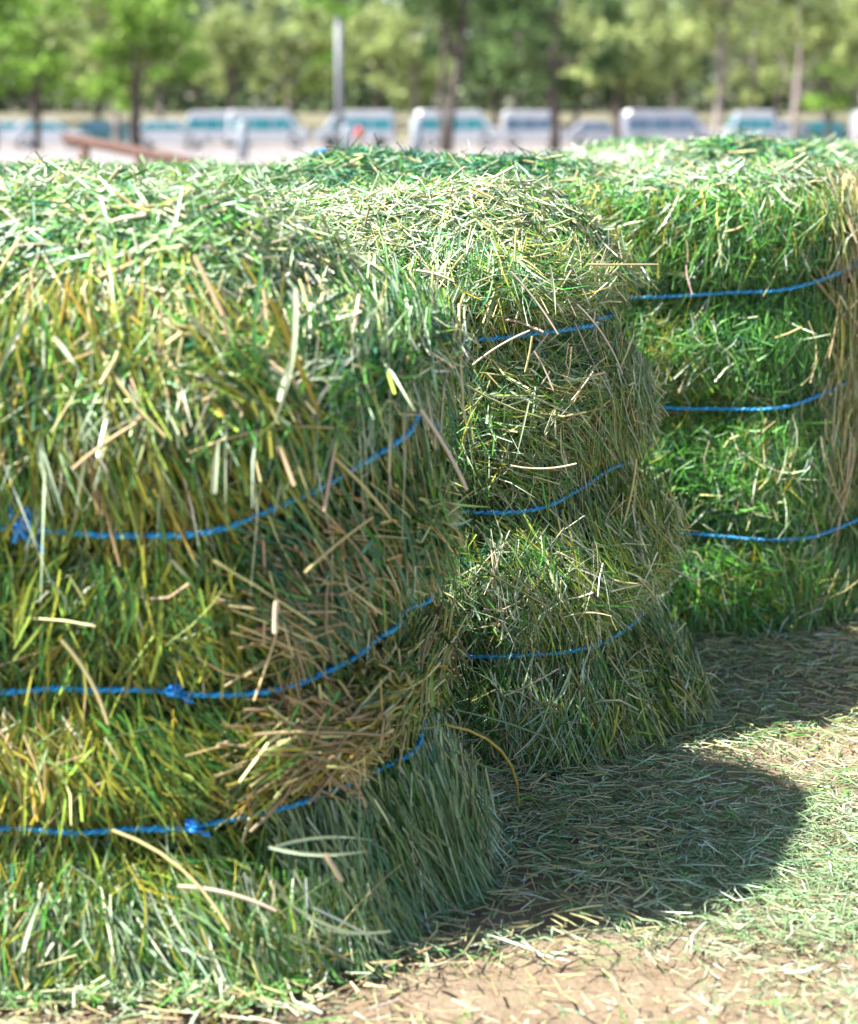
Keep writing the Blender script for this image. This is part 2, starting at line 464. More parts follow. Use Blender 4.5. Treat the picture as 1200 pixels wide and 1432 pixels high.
def hay_cloud(B, zones, dens, hero=None, top=None, edge=None):
    """every blade of one bale as one mesh; zones(e, band, z) gives style rows"""
    out = {k: [] for k in ('P', 'D', 'N', 'L', 'w', 'b', 'g', 'r', 'c', 's', 'n')}
    def push(P, D, N, L, w, b, g, c, s):
        n = len(P)
        out['P'].append(P); out['D'].append(unit(D)); out['N'].append(N); out['L'].append(L); out['w'].append(w * .84)
        out['b'].append(b); out['g'].append(g); out['r'].append(rng.normal(0, .7, n)); out['c'].append(c); out['s'].append(s)
        out['n'].append(np.where(L < .028, 1, np.where(L < .06, 2, np.where(L < .11, 3, 5))))
    # sides
    H = B.H
    for z in zones:
        n = int(z['n'] * dens)
        t = rng.uniform(z['t'][0], z['t'][1], n); zz = rng.uniform(z['z'][0], z['z'][1], n)
        if z['z'][0] <= 0: zz = np.maximum(zz, .004)
        zz = np.minimum(zz, H - .004)
        keep = np.ones(n, bool)
        # feather the left and right limits of a zone so neighbouring styles mingle
        fe = .04
        for lim, sg in ((z['t'][0], 1), (z['t'][1], -1)):
            dd = (t - lim) * sg
            keep &= ~((dd < fe) & (rng.random(n) > dd / fe * .7 + .3) & z.get('soft', True))
        t, zz = t[keep], zz[keep]; n = len(t)
        d = z.get('d', (-.048, .010)); depth = d[0] + (d[1] - d[0]) * rng.beta(1.5, 1.3, n)
        for k_ in range(3):                                    # the twine presses the blades in
            depth -= .013 * np.exp(-((zz - B.zk(k_, t)) / .013) ** 2)
        P, N = B.side(t, zz, depth)
        _, _, nh = B.plan(t)
        Tn = np.stack([-nh[:, 1], nh[:, 0], 0 * t], 1)          # runs to the right along the front, then back along the end
        Wn = unit(np.cross(N, Tn)); Wn *= np.where(Wn[:, 2:3] < 0, -1, 1)
        am, asd = z['ang']; ang = am + asd * rng.normal(size=n) + z.get('clump', .5) * B.nE(P)
        fan = z.get('fan', 0)
        if fan: ang = ang + fan * B.nD(P * .6)
        tilt = rng.normal(z.get('tilt', .02), z.get('tsd', .10), n)
        D = np.cos(ang)[:, None] * Tn + np.sin(ang)[:, None] * Wn
        flip = rng.random(n) < z.get('flip', .5)
        D = np.where(flip[:, None], -D, D) + tilt[:, None] * N
        l0, l1 = z['L']; L = l0 + (l1 - l0) * rng.beta(1.3, 2.2, n)
        # the twines squeeze the hay into tiers: most blades end near the twine instead of crossing it
        dist = np.min([np.abs(zz - B.zk(k_, t)) for k_ in range(3)], axis=0)
        lim_ = 2 * (dist + .010) / np.maximum(np.abs(np.sin(ang)), .25)
        L = np.where(rng.random(n) < .88, np.minimum(L, np.maximum(lim_, .022)), L)
        w0, w1 = z['w']; w = w0 * .6 + (w1 * 1.15 - w0 * .6) * rng.beta(1.5, 2.2, n)
        c, st = pick(z['col'], n, B.nC(P) * .7 + B.nD(P) * .5)
        push(P, D, N, L, w, rng.normal(0, z.get('bend', .08), n), np.abs(rng.normal(0, z.get('droop', .04), n)), c, st & (rng.random(n) < .8))
    # top
    for z in (top or []):
        n = int(z['n'] * dens)
        x = rng.uniform(-B.a, B.a, n); y = rng.uniform(-B.b, B.b, n)
        zt, e = B.topz(x, y); k = e > .004; x, y, zt, e = x[k], y[k], zt[k], e[k]; n = len(x)
        P = np.stack([B.shear(x, y), y, zt + rng.uniform(*z.get('d', (-.014, .008)), n)], 1)
        h_ = .008
        N = np.stack([(B.topz(x - h_, y)[0] - B.topz(x + h_, y)[0]) / (2 * h_), (B.topz(x, y - h_)[0] - B.topz(x, y + h_)[0]) / (2 * h_), np.ones(n)], 1)
        N = unit(N)
        ang = rng.uniform(0, 2 * np.pi, n); D = np.stack([np.cos(ang), np.sin(ang) * z.get('ysq', .8), np.zeros(n)], 1)
        D = unit(D - N * (D * N).sum(1, keepdims=True)); D = D + N * rng.normal(z.get('tilt', .05), z.get('tsd', .24), n)[:, None]
        l0, l1 = z['L']; L = l0 + (l1 - l0) * rng.beta(1.3, 2.2, n)
        c, st = pick(z['col'], n, B.nC(P))
        push(P, D, N, L, rng.uniform(*z['w'], n), rng.normal(0, .09, n), np.abs(rng.normal(0, .05, n)), c, st & (rng.random(n) < .8))
    if hero:
        Pw = []; 
        inv = Matrix.Translation(B.loc) @ Matrix.Rotation(B.yaw, 4, 'Z'); inv = inv.inverted()
        for (x0, y0, Y0, x1, y1, Y1, w, ck, bd) in hero:
            a = inv @ at(x0, y0, Y0); b = inv @ at(x1, y1, Y1)
            P = np.array([(a + b) / 2]); D = np.array([b - a]); L = np.array([(b - a).length])
            N = np.array([(inv.to_3x3() @ Vector((0, -1, .2))).normalized()])
            c = np.array([PAL[ck]]) * 1.1
            push(P, D, N, L, np.array([w * .75]), np.array([bd]), np.array([0.0]), c, np.array([ck in ('straw', 'tan', 'pink', 'gold')]))
            out['n'][-1] = np.array([6]); out['r'][-1] = np.array([0.0])
    cat = {k: np.concatenate(v) for k, v in out.items()}
    return strand_mesh('hay_stems', cat['P'], cat['D'], cat['N'], cat['L'], cat['w'], cat['b'], cat['g'], cat['r'], cat['c'], cat['s'], cat['n'], zmin=.002)

U = math.pi / 2
def make_bale(B, zones, top, label, hero=None, knots=(), dens=1.08):
    root = empty('hay_bale', B.loc, B.yaw)
    tag(root, label, 'hay bale', 'twine bound hay bales set out in staggered rows')
    B.core(root)
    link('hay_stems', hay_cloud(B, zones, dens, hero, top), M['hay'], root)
    tw = B.twines(root)
    for (k, tk, size) in knots:
        B._knot_k = k; B.knot(tw[k], tk, size)
    return root

def T(B, f):
    """f<0: metres left of the shoulder on the front; 0..1 shoulder to middle of end; up to 2 the back shoulder"""
    if f <= 0: return B.s_front_end + f
    return B.s_front_end + f * (B.s_end_mid - B.s_front_end)

# ---- first bale: coarse olive grass in front, tawny straw round the end
B1 = Bale(-.208, 1.338, R(-4), k=.24, rc=.095, b=.165, H=.565, zs=(.128, .242, .380), seed=10, rise=(.012, .012, .062), flare=.050, bulge=.040, lumps=.018, rt=.10, toff=.0225, dome=.055)
OL = {'deep': 2, 'green': 3, 'olive': 5.5, 'ygreen': 4, 'pale': 1.2, 'gold': .9, 'straw': .5, 'tan': .3}
GR = {'teal': 1.5, 'deep': 3, 'green': 4, 'fresh': 1.5, 'ygreen': 1.5, 'pale': 2, 'straw': .7}
TOPC = {'pale':8,'sage':2.6,'green':1.2,'fresh':1.2,'ygreen':.8,'straw':1.2,'pink':.9,'teal':.2}
ze1 = [
 dict(t=(T(B1,-.5), T(B1,1.8)), z=(.0,.56), n=9000, ang=(U,1.2), L=(.005,.022), w=(.0014,.0034), col=OL, bend=.1, tilt=.0, tsd=.5, d=(-.034,-.008)),
 dict(t=(T(B1,-.5), T(B1,1.8)), z=(.0,.57), n=5000, ang=(U*.9,.7), L=(.03,.13), w=(.0006,.0014), col=OL, bend=.2, tilt=.08, tsd=.25, d=(-.02,.008)),
 # front
 dict(t=(T(B1,-.50), T(B1,.40)), z=(.375,.535), n=7500, ang=(U,.28), clump=.5, fan=.25, L=(.05,.20), w=(.0022,.0050), col=OL, bend=.06, tilt=.03),
 dict(t=(T(B1,-.50), T(B1,.45)), z=(.46,.565), n=8000, ang=(U*.7,.9), L=(.03,.09), w=(.0022,.0048), col=GR, bend=.1, tsd=.2),
 dict(t=(T(B1,-.50), T(B1,.35)), z=(.255,.392), n=7000, ang=(U,.40), clump=.5, L=(.03,.09), w=(.0022,.0046), col={**OL,'gold':2.0,'straw':1,'pale':2}, bend=.07, tsd=.16),
 dict(t=(T(B1,-.50), T(B1,.35)), z=(.138,.255), n=6500, ang=(U,.40), clump=.5, L=(.03,.085), w=(.0022,.0046), col={**OL,'gold':2.2,'olive':5,'straw':1.6}, bend=.07, tsd=.15),
 dict(t=(T(B1,-.50), T(B1,.45)), z=(0,.140), n=7000, ang=(U,.38), clump=.5, L=(.03,.09), w=(.0020,.0042), col={**OL,'olive':5,'sage':2,'pale':1.5}, bend=.08, tilt=-.05, flip=0, droop=.1),
 dict(t=(T(B1,-.50), T(B1,.6)), z=(0,.07), n=5000, ang=(-U*.75,.4), clump=.3, L=(.03,.10), w=(.0020,.0042), col={'sage':3,'pale':3,'green':2,'teal':1,'straw':.7,'olive':1.5}, bend=.08, tilt=.25, tsd=.15, flip=0, droop=.15),
 # end
 dict(t=(T(B1,.30), T(B1,1.9)), z=(.41,.565), n=8500, ang=(U*.5,.75), L=(.03,.11), w=(.0026,.0050), col=GR, bend=.1, tsd=.18),
 dict(t=(T(B1,.28), T(B1,1.9)), z=(.255,.44), n=7000, ang=(-U*.55,.35), clump=.4, L=(.05,.15), w=(.0026,.0050), col={'teal':3,'deep':2,'green':4,'sage':2,'ygreen':1}, bend=.06, tilt=.06, flip=0),
 dict(t=(T(B1,.2), T(B1,1.9)), z=(.27,.41), n=750, ang=(-U*.45,.45), clump=.3, L=(.05,.12), w=(.0022,.0034), col={'tan':1.2,'straw':2.4,'pale':1,'sage':1.5}, bend=.03, tilt=.12, tsd=.1, flip=0, d=(-.01,.01)),
 dict(t=(T(B1,.25), T(B1,1.9)), z=(.13,.27), n=7500, ang=(-.05,.38), clump=.4, L=(.05,.15), w=(.0022,.0042), col={'tan':1.0,'straw':3.0,'gold':1.0,'olive':4,'green':2.5,'deep':1.8,'ygreen':1.5,'sage':1.5}, bend=.10, tilt=.05, tsd=.14),
 dict(t=(T(B1,.35), T(B1,1.95)), z=(0,.14), n=8500, ang=(-U*.80,.30), clump=.5, L=(.06,.17), w=(.0014,.0032), col={'sage':5,'green':1.2,'teal':1.0,'deep':1,'pale':3,'straw':1.8}, bend=.06, tilt=.42, tsd=.2, flip=0, droop=.10),
 dict(t=(T(B1,-.50), T(B1,1.5)), z=(.48,.565), n=4500, ang=(U,1.2), L=(.04,.13), w=(.0020,.0044), col=TOPC, bend=.1, tilt=.15, tsd=.25, droop=.5, flip=.5, d=(-.02,.008)),
 # hidden back
 dict(t=(T(B1,1.8), B1.per), z=(0,.56), n=7000, ang=(U,.6), L=(.04,.11), w=(.0022,.0048), col=GR, bend=.1),
 # stray stalks standing off the skin
 dict(t=(T(B1,-.45), T(B1,1.8)), z=(.02,.56), n=300, ang=(U*.6,.9), L=(.04,.12), w=(.0014,.0030), col={'straw':2,'pink':1.2,'pale':3,'tan':1,'green':3,'ygreen':2}, bend=.10, tilt=.25, tsd=.35, d=(-.006,.012)),
]
top1 = [dict(n=6000, L=(.03,.12), w=(.0018,.0040), col={'pale':6,'sage':2,'ygreen':1.5,'fresh':1}, d=(-.008,.008)), dict(n=9000, L=(.015,.08), w=(.0016,.0040), col=TOPC, tsd=.5, tilt=.1), dict(n=800, L=(.02,.07), w=(.0012,.003), col=TOPC, tilt=1.3, tsd=.7), dict(n=15000, L=(.02,.10), w=(.0026,.0052), col=TOPC), dict(n=1600, L=(.03,.09), w=(.0022,.004), col={**TOPC,'green':5}, d=(-.01,.01), tilt=.2, tsd=.35)]
h1 = [(590,572,1.42, 655,684,1.42, .0058,'pink',.03), (388,560,1.29, 415,480,1.30,.006,'pale',.03), (384,885,1.285,386,840,1.285,.0065,'pink',.02),
      (420,405,1.27,388,600,1.275,.0062,'pale',.06), (298,690,1.27,305,615,1.27,.007,'pale',.02), (90,892,1.27,156,1010,1.27,.0055,'straw',.06),
      (385,1178,1.30,522,1170,1.38,.0042,'pale',.04), (375,1190,1.27,515,1195,1.29,.0045,'pale',-.06), (455,1195,1.26,478,1232,1.28,.0065,'pink',.0),
      (250,1235,1.26,388,1270,1.28,.0055,'pink',.05), (640,1000,1.47,742,1112,1.55,.0045,'gold',.14), (350,1025,1.29,540,1026,1.38,.0045,'tan',.01),
      (425,800,1.31,520,722,1.36,.004,'straw',.02), (470,640,1.33,548,725,1.38,.0045,'straw',.02), (430,690,1.32,525,797,1.38,.0042,'tan',.02),
      (500,1312,1.30,385,1255,1.25,.005,'pale',.05), (545,1306,1.32,440,1300,1.27,.004,'pale',.05), (165,1150,1.27,330,1290,1.25,.0048,'straw',.1),
      (30,1330,1.24,62,1240,1.25,.005,'pale',.04), (100,655,1.27,190,590,1.28,.005,'tan',.03), (600,1020,1.5,720,1090,1.6,.003,'sage',-.1), (75,470,1.27,105,510,1.265,.0055,'pale',.02)]
make_bale(B1, ze1, top1, 'nearest, largest hay bale with coarse olive grass, tawny end and a blue knot',
          h1, knots=((2, T(B1,-.105), 1.5), (1, T(B1,.02), .5), (0, T(B1,.06), .5)))

# ---- second bale: fine cut alfalfa, grey-green, straw fan on its end
B2 = Bale(.042, 1.845, R(-3), k=.32, taper=.10, toff=.0165, rc=.09, b=.150, H=.575, zs=(.118, .285, .470), seed=30, rise=(.010, .012, .004), flare=.035, bulge=.048, lumps=.019, rt=.09, dome=.032)
MX = {'deep': 3, 'green': 4, 'sage': 2.5, 'pale': 2.6, 'ygreen': 1.5, 'olive': 1.2, 'straw': .6, 'pink': .45, 'teal': 1}
EN = {'sage': 5, 'pale': 2.4, 'straw': 1.3, 'tan': .4, 'green': 3, 'deep': 1, 'olive': 1.6, 'ygreen': 1}
ze2 = [
 dict(t=(T(B2,-.5), T(B2,1.8)), z=(.0,.56), n=9000, ang=(U,1.2), L=(.005,.022), w=(.0014,.0034), col=MX, bend=.1, tilt=.0, tsd=.5, d=(-.034,-.008)),
 dict(t=(T(B2,-.5), T(B2,1.8)), z=(.0,.57), n=5000, ang=(U*.9,.7), L=(.03,.13), w=(.0006,.0014), col=MX, bend=.2, tilt=.08, tsd=.25, d=(-.02,.008)),
 dict(t=(T(B2,-.62), T(B2,.3)), z=(0,.575), n=28000, ang=(U,.75), clump=.6, L=(.012,.055), w=(.0018,.0036), col=MX, bend=.12, tsd=.3),
 dict(t=(T(B2,-.62), T(B2,.3)), z=(0,.575), n=6500, ang=(U,.45), clump=.5, L=(.03,.10), w=(.0018,.0032), col=MX, bend=.09, tsd=.16),
 dict(t=(T(B2,.1), T(B2,1.9)), z=(0,.575), n=13000, ang=(-U*.72,.45), clump=.9, fan=.4, L=(.03,.11), w=(.0018,.0032), col=EN, bend=.07, tilt=.30, tsd=.2, flip=0, droop=.05),
 dict(t=(T(B2,.1), T(B2,1.9)), z=(0,.12), n=4500, ang=(-U*.8,.35), clump=.3, L=(.04,.11), w=(.0014,.0030), col=EN, bend=.07, tilt=.45, tsd=.15, flip=0, droop=.12),
 dict(t=(T(B2,.0), T(B2,1.9)), z=(.30,.575), n=5000, ang=(-U*.3,.8), L=(.02,.09), w=(.0018,.0034), col={**EN,'green':4,'olive':2}, bend=.1, tsd=.2),
 dict(t=(T(B2,1.8), B2.per), z=(0,.56), n=6000, ang=(U,.7), L=(.03,.09), w=(.003,.005), col=MX, bend=.1),
 dict(t=(T(B2,-.45), T(B2,1.8)), z=(.02,.57), n=900, ang=(U*.6,.9), L=(.03,.11), w=(.0018,.0034), col={'straw':3,'pink':2.2,'pale':3,'tan':1,'green':2}, bend=.12, tilt=.3, tsd=.35, d=(-.006,.012)),
]
top2 = [dict(n=7000, L=(.02,.09), w=(.0014,.0030), col={'pale':6,'sage':2,'ygreen':1.5,'fresh':1}, d=(-.008,.008)), dict(n=6000, L=(.012,.06), w=(.0016,.0034), col=TOPC, tsd=.5, tilt=.1), dict(n=900, L=(.02,.06), w=(.0012,.0026), col=TOPC, tilt=1.3, tsd=.7), dict(n=26000, L=(.015,.075), w=(.0018,.0038), col={**TOPC,'straw':2.4}), dict(n=2200, L=(.03,.08), w=(.002,.0032), col={**TOPC,'green':4}, d=(-.01,.01), tilt=.2, tsd=.35)]
h2 = [(810,422,1.84,874,520,1.86,.0040,'pink',.06), (716,378,1.80,782,466,1.80,.0042,'pink',.03), (892,642,1.88,868,750,1.90,.0052,'straw',.03), (870,745,1.90,835,830,1.86,.004,'ygreen',-.04),
      (928,790,1.98,972,812,1.98,.0042,'pink',.02), (780,770,1.80,834,806,1.82,.0036,'pink',.05), (578,376,1.76,636,392,1.76,.0048,'pink',.06), (590,384,1.76,630,380,1.76,.0036,'pale',.1),
      (660,508,1.79,740,460,1.78,.0036,'pink',.04), (720,365,1.79,722,320,1.79,.0036,'straw',.02), (770,370,1.78,778,440,1.78,.0036,'pale',.02), (820,370,1.80,920,370,1.88,.0034,'straw',.0),
      (745,470,1.79,735,520,1.80,.0036,'straw',.02), (748,490,1.79,775,545,1.79,.0034,'pink',.03), (715,655,1.79,806,652,1.80,.0036,'pink',-.06), (786,860,1.80,855,858,1.80,.0034,'straw',.09),
      (782,936,1.79,705,975,1.79,.0034,'pink',.02), (800,935,1.79,778,982,1.79,.0040,'pale',.03), (740,560,1.79,722,640,1.79,.003,'pale',.0), (640,985,1.75,860,1075,1.80,.0034,'sage',.05),
      (830,520,1.82,800,560,1.82,.003,'pink',.02), (722,900,1.8,660,820,1.78,.003,'straw',.06)]
make_bale(B2, ze2, top2, 'middle hay bale, fine cut grey-green, its end bristling with dry stalks', h2)

# ---- third bale: fresh green, tan straw at the end
B3 = Bale(.435, 2.33, R(-2), k=.6, rc=.08, b=.18, H=.606, zs=(.138, .318, .470), seed=50, rise=(.006, .035, .085), flare=.03, bulge=.028, lumps=.017, rt=.05, dome=.010)
FR = {'deep': 3, 'teal': 2, 'green': 5, 'fresh': 4, 'pale': 1.3, 'ygreen': .3, 'straw': .1, 'olive': .1}
TN = {'straw': 5, 'tan': 1.6, 'pink': 1, 'olive': 1.2, 'sage': 1.8}
ze3 = [
 dict(t=(T(B3,-.5), T(B3,1.8)), z=(.0,.56), n=9000, ang=(U,1.2), L=(.005,.022), w=(.0014,.0034), col=FR, bend=.1, tilt=.0, tsd=.5, d=(-.034,-.008)),
 dict(t=(T(B3,-.5), T(B3,1.8)), z=(.0,.57), n=5000, ang=(U*.9,.7), L=(.03,.13), w=(.0006,.0014), col=FR, bend=.2, tilt=.08, tsd=.25, d=(-.02,.008)),
 dict(t=(T(B3,-.62), T(B3,.15)), z=(0,.615), n=30000, ang=(U,.85), clump=.6, L=(.012,.06), w=(.0020,.0040), col=FR, bend=.12, tsd=.3),
 dict(t=(T(B3,-.62), T(B3,.25)), z=(.45,.615), n=7000, ang=(U*.6,.45), clump=.4, L=(.03,.08), w=(.0022,.0040), col=FR, bend=.09, tilt=.1, tsd=.16),
 dict(t=(T(B3,-.62), T(B3,.3)), z=(0,.15), n=5000, ang=(U,.5), clump=.4, L=(.02,.07), w=(.0022,.0040), col=FR, bend=.09, tilt=.05, tsd=.2),
 dict(t=(T(B3,.32), T(B3,1.9)), z=(.20,.600), n=10000, ang=(U*1.02,.36), clump=.45, fan=.35, L=(.06,.16), w=(.0018,.0034), col=TN, bend=.04, tilt=.02, tsd=.07),
 dict(t=(T(B3,.1), T(B3,1.9)), z=(0,.32), n=9000, ang=(U,.6), clump=.4, L=(.03,.09), w=(.002,.0036), col={**FR,'straw':1.5,'sage':2}, bend=.1, tsd=.2),
 dict(t=(T(B3,-.02), T(B3,.7)), z=(.12,.61), n=11000, ang=(U,.55), clump=.5, L=(.02,.075), w=(.0020,.0038), col={**FR,'straw':.6}, bend=.1, tsd=.22, d=(-.034,-.002)),
 dict(t=(T(B3,1.8), B3.per), z=(0,.60), n=5000, ang=(U,.7), L=(.03,.09), w=(.003,.005), col=FR, bend=.1),
 dict(t=(T(B3,-.5), T(B3,1.8)), z=(.02,.60), n=700, ang=(U*.6,.9), L=(.03,.09), w=(.0018,.0034), col={'straw':2,'pink':1.2,'pale':3,'fresh':3}, bend=.12, tilt=.3, tsd=.35, d=(-.006,.012)),
]
TOPF = {'pale':8,'fresh':2,'green':1.2,'sage':2,'straw':.8,'teal':.2}
top3 = [dict(n=6000, L=(.015,.06), w=(.0018,.0036), col=TOPF, tsd=.5, tilt=.1), dict(n=1100, L=(.02,.06), w=(.0012,.0026), col=TOPF, tilt=1.3, tsd=.7), dict(n=20000, L=(.015,.075), w=(.0020,.0042), col=TOPF), dict(n=2500, L=(.03,.09), w=(.0022,.0036), col={**TOPF,'green':4}, d=(-.01,.01), tilt=.22, tsd=.4)]
make_bale(B3, ze3, top3, 'fresh green hay bale with tan straw on its right end, third in the row')

# ---- bales behind, mostly hidden: only their tops show
def back_bale(x, y, H, seed, label, a=.56):
    B = Bale(x, y, R(-3), a=a, rc=.15, b=.225, H=H, zs=(.14, .30, .46), seed=seed, flare=.02, lumps=.015, dome=.032)
    zo = [dict(t=(0, B.per), z=(0, H), n=9000, ang=(U,.8), clump=.5, L=(.03,.08), w=(.003,.006), col=FR, bend=.1, tsd=.25, soft=False)]
    tp = [dict(n=1300, L=(.02,.065), w=(.0014,.003), col=TOPF, tilt=1.3, tsd=.7), dict(n=9000, L=(.02,.085), w=(.0026,.005), col=TOPF), dict(n=1700, L=(.03,.10), w=(.0024,.004), col={**TOPF,'green':4}, d=(-.01,.01), tilt=.25, tsd=.4)]
    return make_bale(B, zo, tp, label, dens=1.0)
back_bale(-.02, 2.83, .572, 70, 'hay bale with loose blue twine on its top, directly in front of the lamp post', a=.50)
back_bale(1.12, 2.80, .612, 90, 'hay bale top just behind the one with the tan end')
back_bale(1.24, 3.34, .612, 110, 'rearmost hay bale, its fuzzy top right below the pale-trunked trees')

# ------------------------------------------------------------------ loose hay on the ground
def scatter(name, n, X, Y, L, w, cols, label, dens_f, zr=(.001, .012), tsd=.08, cat=None):
    x = rng.uniform(*X, n); y = rng.uniform(*Y, n)
    k = rng.random(n) < dens_f(x, y); x, y = x[k], y[k]; n = len(x)
    P = np.stack([x, y, rng.uniform(*zr, n)], 1)
    ang = rng.uniform(0, 2 * np.pi, n) ; D = np.stack([np.cos(ang), np.sin(ang), rng.normal(0.02, tsd, n)], 1)
    N = np.tile([0, 0, 1.0], (n, 1)); LL = L[0] + (L[1] - L[0]) * rng.beta(1.3, 2.4, n)
    c, st = pick(cols, n, Noise(77, 9)(P))
    nseg = np.where(LL < .03, 1, np.where(LL < .06, 2, 4))
    me = strand_mesh(name, P, unit(D), N, LL, rng.uniform(*w, n), rng.normal(0, .13, n), np.zeros(n), rng.normal(0, .5, n), c, st, nseg, zmin=.0015)
    o = link(name, me, M['hay']); tag(o, label, cat or 'loose hay', None, 'stuff'); return o
scatter('crumbled_hay', 60000, (-.62, 1.1), (1.12, 2.6), (.004, .028), (.0008, .0024), {'pale': 3, 'straw': 4, 'tan': 3, 'sage': 2, 'green': 1.5, 'brown': 1, 'pink': 1},
        'fine crumbs of dry hay sprinkled over the bare dirt', lambda x, y: .55 + .35 * Noise(15, 9)(np.stack([x, y, 0 * x], 1)), zr=(.001, .006), tsd=.15)
nL = Noise(5, 7); nL2 = Noise(6, 22)
def dens_right(x, y):
    P = np.stack([x, y, 0 * x], 1)
    d = .50 + .34 * nL(P) + .18 * nL2(P)
    # bare dirt: a tongue of ground between the two shadows, and the very front
    bare1 = np.exp(-((x - .52) / .30) ** 2 - ((y - (1.83 + .0 * x)) / .06) ** 2)
    bare2 = np.clip((1.36 - y + .10 * np.clip(x, -.1, .5)) / .05, 0, 1) * np.clip((.75 - x) / .6, .25, 1)
    d = d * (1 - .62 * bare1) * (1 - .88 * bare2)
    return np.clip(d, .03, 1)
scatter('loose_hay', 100000, (-.75, 1.15), (1.12, 2.55), (.010, .060), (.0009, .0022),
        {'sage': 3.2, 'pale': 3.6, 'green': 1.6, 'fresh': .5, 'straw': 4, 'tan': 2.6, 'pink': 1.8, 'teal': .8, 'olive': .8}, 'loose cut hay strewn over the dirt beside the bales', dens_right)
def dens_tuft(x, y):
    P = np.stack([x, y, 0 * x], 1)
    return np.clip(1.1 - np.abs(y - 1.292) / .04 + .3 * nL2(P), 0, 1) * np.clip((-.08 - x) / .1, 0, 1)
scatter('chaff', 20000, (-.62, -.02), (1.22, 1.38), (.008, .035), (.0016, .0034), {'pale': 1.4, 'fresh': 1.5, 'sage': 3, 'green': 3, 'straw': 1.2, 'tan': 1, 'olive': 1},
        'short green chaff fallen along the foot of the nearest bale', dens_tuft, zr=(.001, .016), tsd=.6)
scatter('dry_litter', 9000, (-3.2, 3.4), (2.4, 9.0), (.03, .10), (.003, .006), {'straw': 3, 'tan': 3, 'sage': 1}, 'thin dry straw litter on the open ground behind', lambda x, y: 0 * x + .8)

# blue twine end lying on the rear bale
def loose_twine():
    mb = MB(); r = random.Random(3)
    z = .640
    c = at(486, 214, 3.0)
    pts = [(c.x + .012 * k - .06 + .003 * r.uniform(-1, 1), 3.0 + .012 * math.sin(k * .9), z + .004 * math.sin(k * 1.1) + .004) for k in range(9)]
    mb.tube(pts, .0024, 7)
    pts2 = [(p[0] + .006, p[1] + .012, p[2] - .003) for p in pts]
    mb.tube(pts2, .0024, 7)
    c2 = at(452, 216, 3.0)
    mb.tube([(c2.x - .012, 3.0, z), (c2.x, 3.005, z + .009), (c2.x + .012, 3.0, z + .002), (c2.x + .004, 3.01, z - .004), (c2.x - .012, 3.01, z + .003)], .0036, 7)
    mb.tube([(c2.x + .012, 3.0, z + .002), (c2.x + .035, 3.02, z - .012), pts[0]], .003, 7)
    tag(mb.build('twine_scrap', M['knot'], None, True), 'loose bundle of blue twine lying on the rear bale in front of the lamp post', 'twine')
loose_twine()

# ------------------------------------------------------------------ far objects
M['trunk'] = mat('bark', (.10, .08, .07), rough=.9, noise=(6, .35), bump=(.5, .05))
M['trunkp'] = mat('pale_bark', (.27, .23, .21), rough=.9, noise=(5, .3), bump=(.5, .05))
M['leaf'] = mat('leaves', attr=True, rough=.5, transl=.42, spec=.4)
M['white'] = mat('white_paint', (.36, .37, .41), rough=.3, noise=(3, .05))
M['grey'] = mat('silver_paint', (.27, .28, .33), rough=.3, noise=(3, .05))
M['dark'] = mat('dark_green_paint', (.03, .10, .11), rough=.3, noise=(3, .1))
M['glass'] = mat('tinted_glass', (.01, .17, .21), rough=.25, spec=.8, noise=(2, .2))
M['glass2'] = mat('slate_glass', (.05, .11, .18), rough=.12, spec=.8, noise=(2, .2))
M['rubber'] = mat('rubber', (.03, .03, .03), rough=.8, noise=(20, .2))
M['rim'] = mat('rim_metal', (.5, .5, .52), rough=.35, metallic=.6, noise=(8, .1))
M['lamp'] = mat('lamp_glass', (.75, .77, .78), rough=.15, noise=(10, .1))
M['red'] = mat('red_plastic', (.50, .08, .08), rough=.4, noise=(10, .2))
M['post'] = mat('galvanised_steel', (.20, .21, .23), rough=.5, metallic=.1, noise=(6, .15))
M['concrete'] = mat('grey_concrete', (.30, .34, .38), rough=.85, noise=(14, .25))
M['rust'] = mat('rusty_steel', (.10, .052, .040), rough=.8, noise=(25, .4), bump=(.4, .004))

LEAFC = {  # leaf colours lightened: the haze over distance is put into them
 0: [(.19, .36, .05), (.12, .22, .035), (.30, .44, .09)],
 1: [(.31, .38, .13), (.21, .27, .09), (.42, .47, .20)],
 2: [(.09, .16, .05), (.05, .10, .035), (.17, .26, .08)],
}
def crown_mesh(seed, kind, rx, rz, z0, nb=34, nl=150, leaf=.13):
    r = np.random.default_rng(seed)
    C = r.normal(size=(nb, 3)); C = unit(C) * (r.random((nb, 1)) ** .45)
    C = C * np.array([rx, rx, rz]) + np.array([0, 0, z0 + rz])
    C[:, 2] = np.maximum(C[:, 2], z0 + .2)
    rad = r.uniform(.35, .85, nb) * rx / 2.4
    cen = np.repeat(C, nl, 0); rr = np.repeat(rad, nl)[:, None]
    d = unit(r.normal(size=(nb * nl, 3))) * (r.random((nb * nl, 1)) ** .5)
    p = cen + d * rr * np.array([1.15, 1.15, .75])
    n = len(p)
    a = unit(r.normal(size=(n, 3))); b = unit(np.cross(a, r.normal(size=(n, 3))))
    s = leaf * r.uniform(.6, 1.4, (n, 1))
    V = np.stack([p - a * s, p + b * s * .55, p + a * s, p - b * s * .55], 1).reshape(-1, 3)
    F = np.arange(n * 4).reshape(-1, 4)
    cc = np.array(LEAFC[kind])[r.integers(0, 3, n)] * r.lognormal(0, .2, (n, 1)) * np.repeat(r.lognormal(0, .22, nb), nl)[:, None]
    return np_mesh('crown', V, F, np.repeat(cc, 4, 0), smooth=False), C
VARS = {}
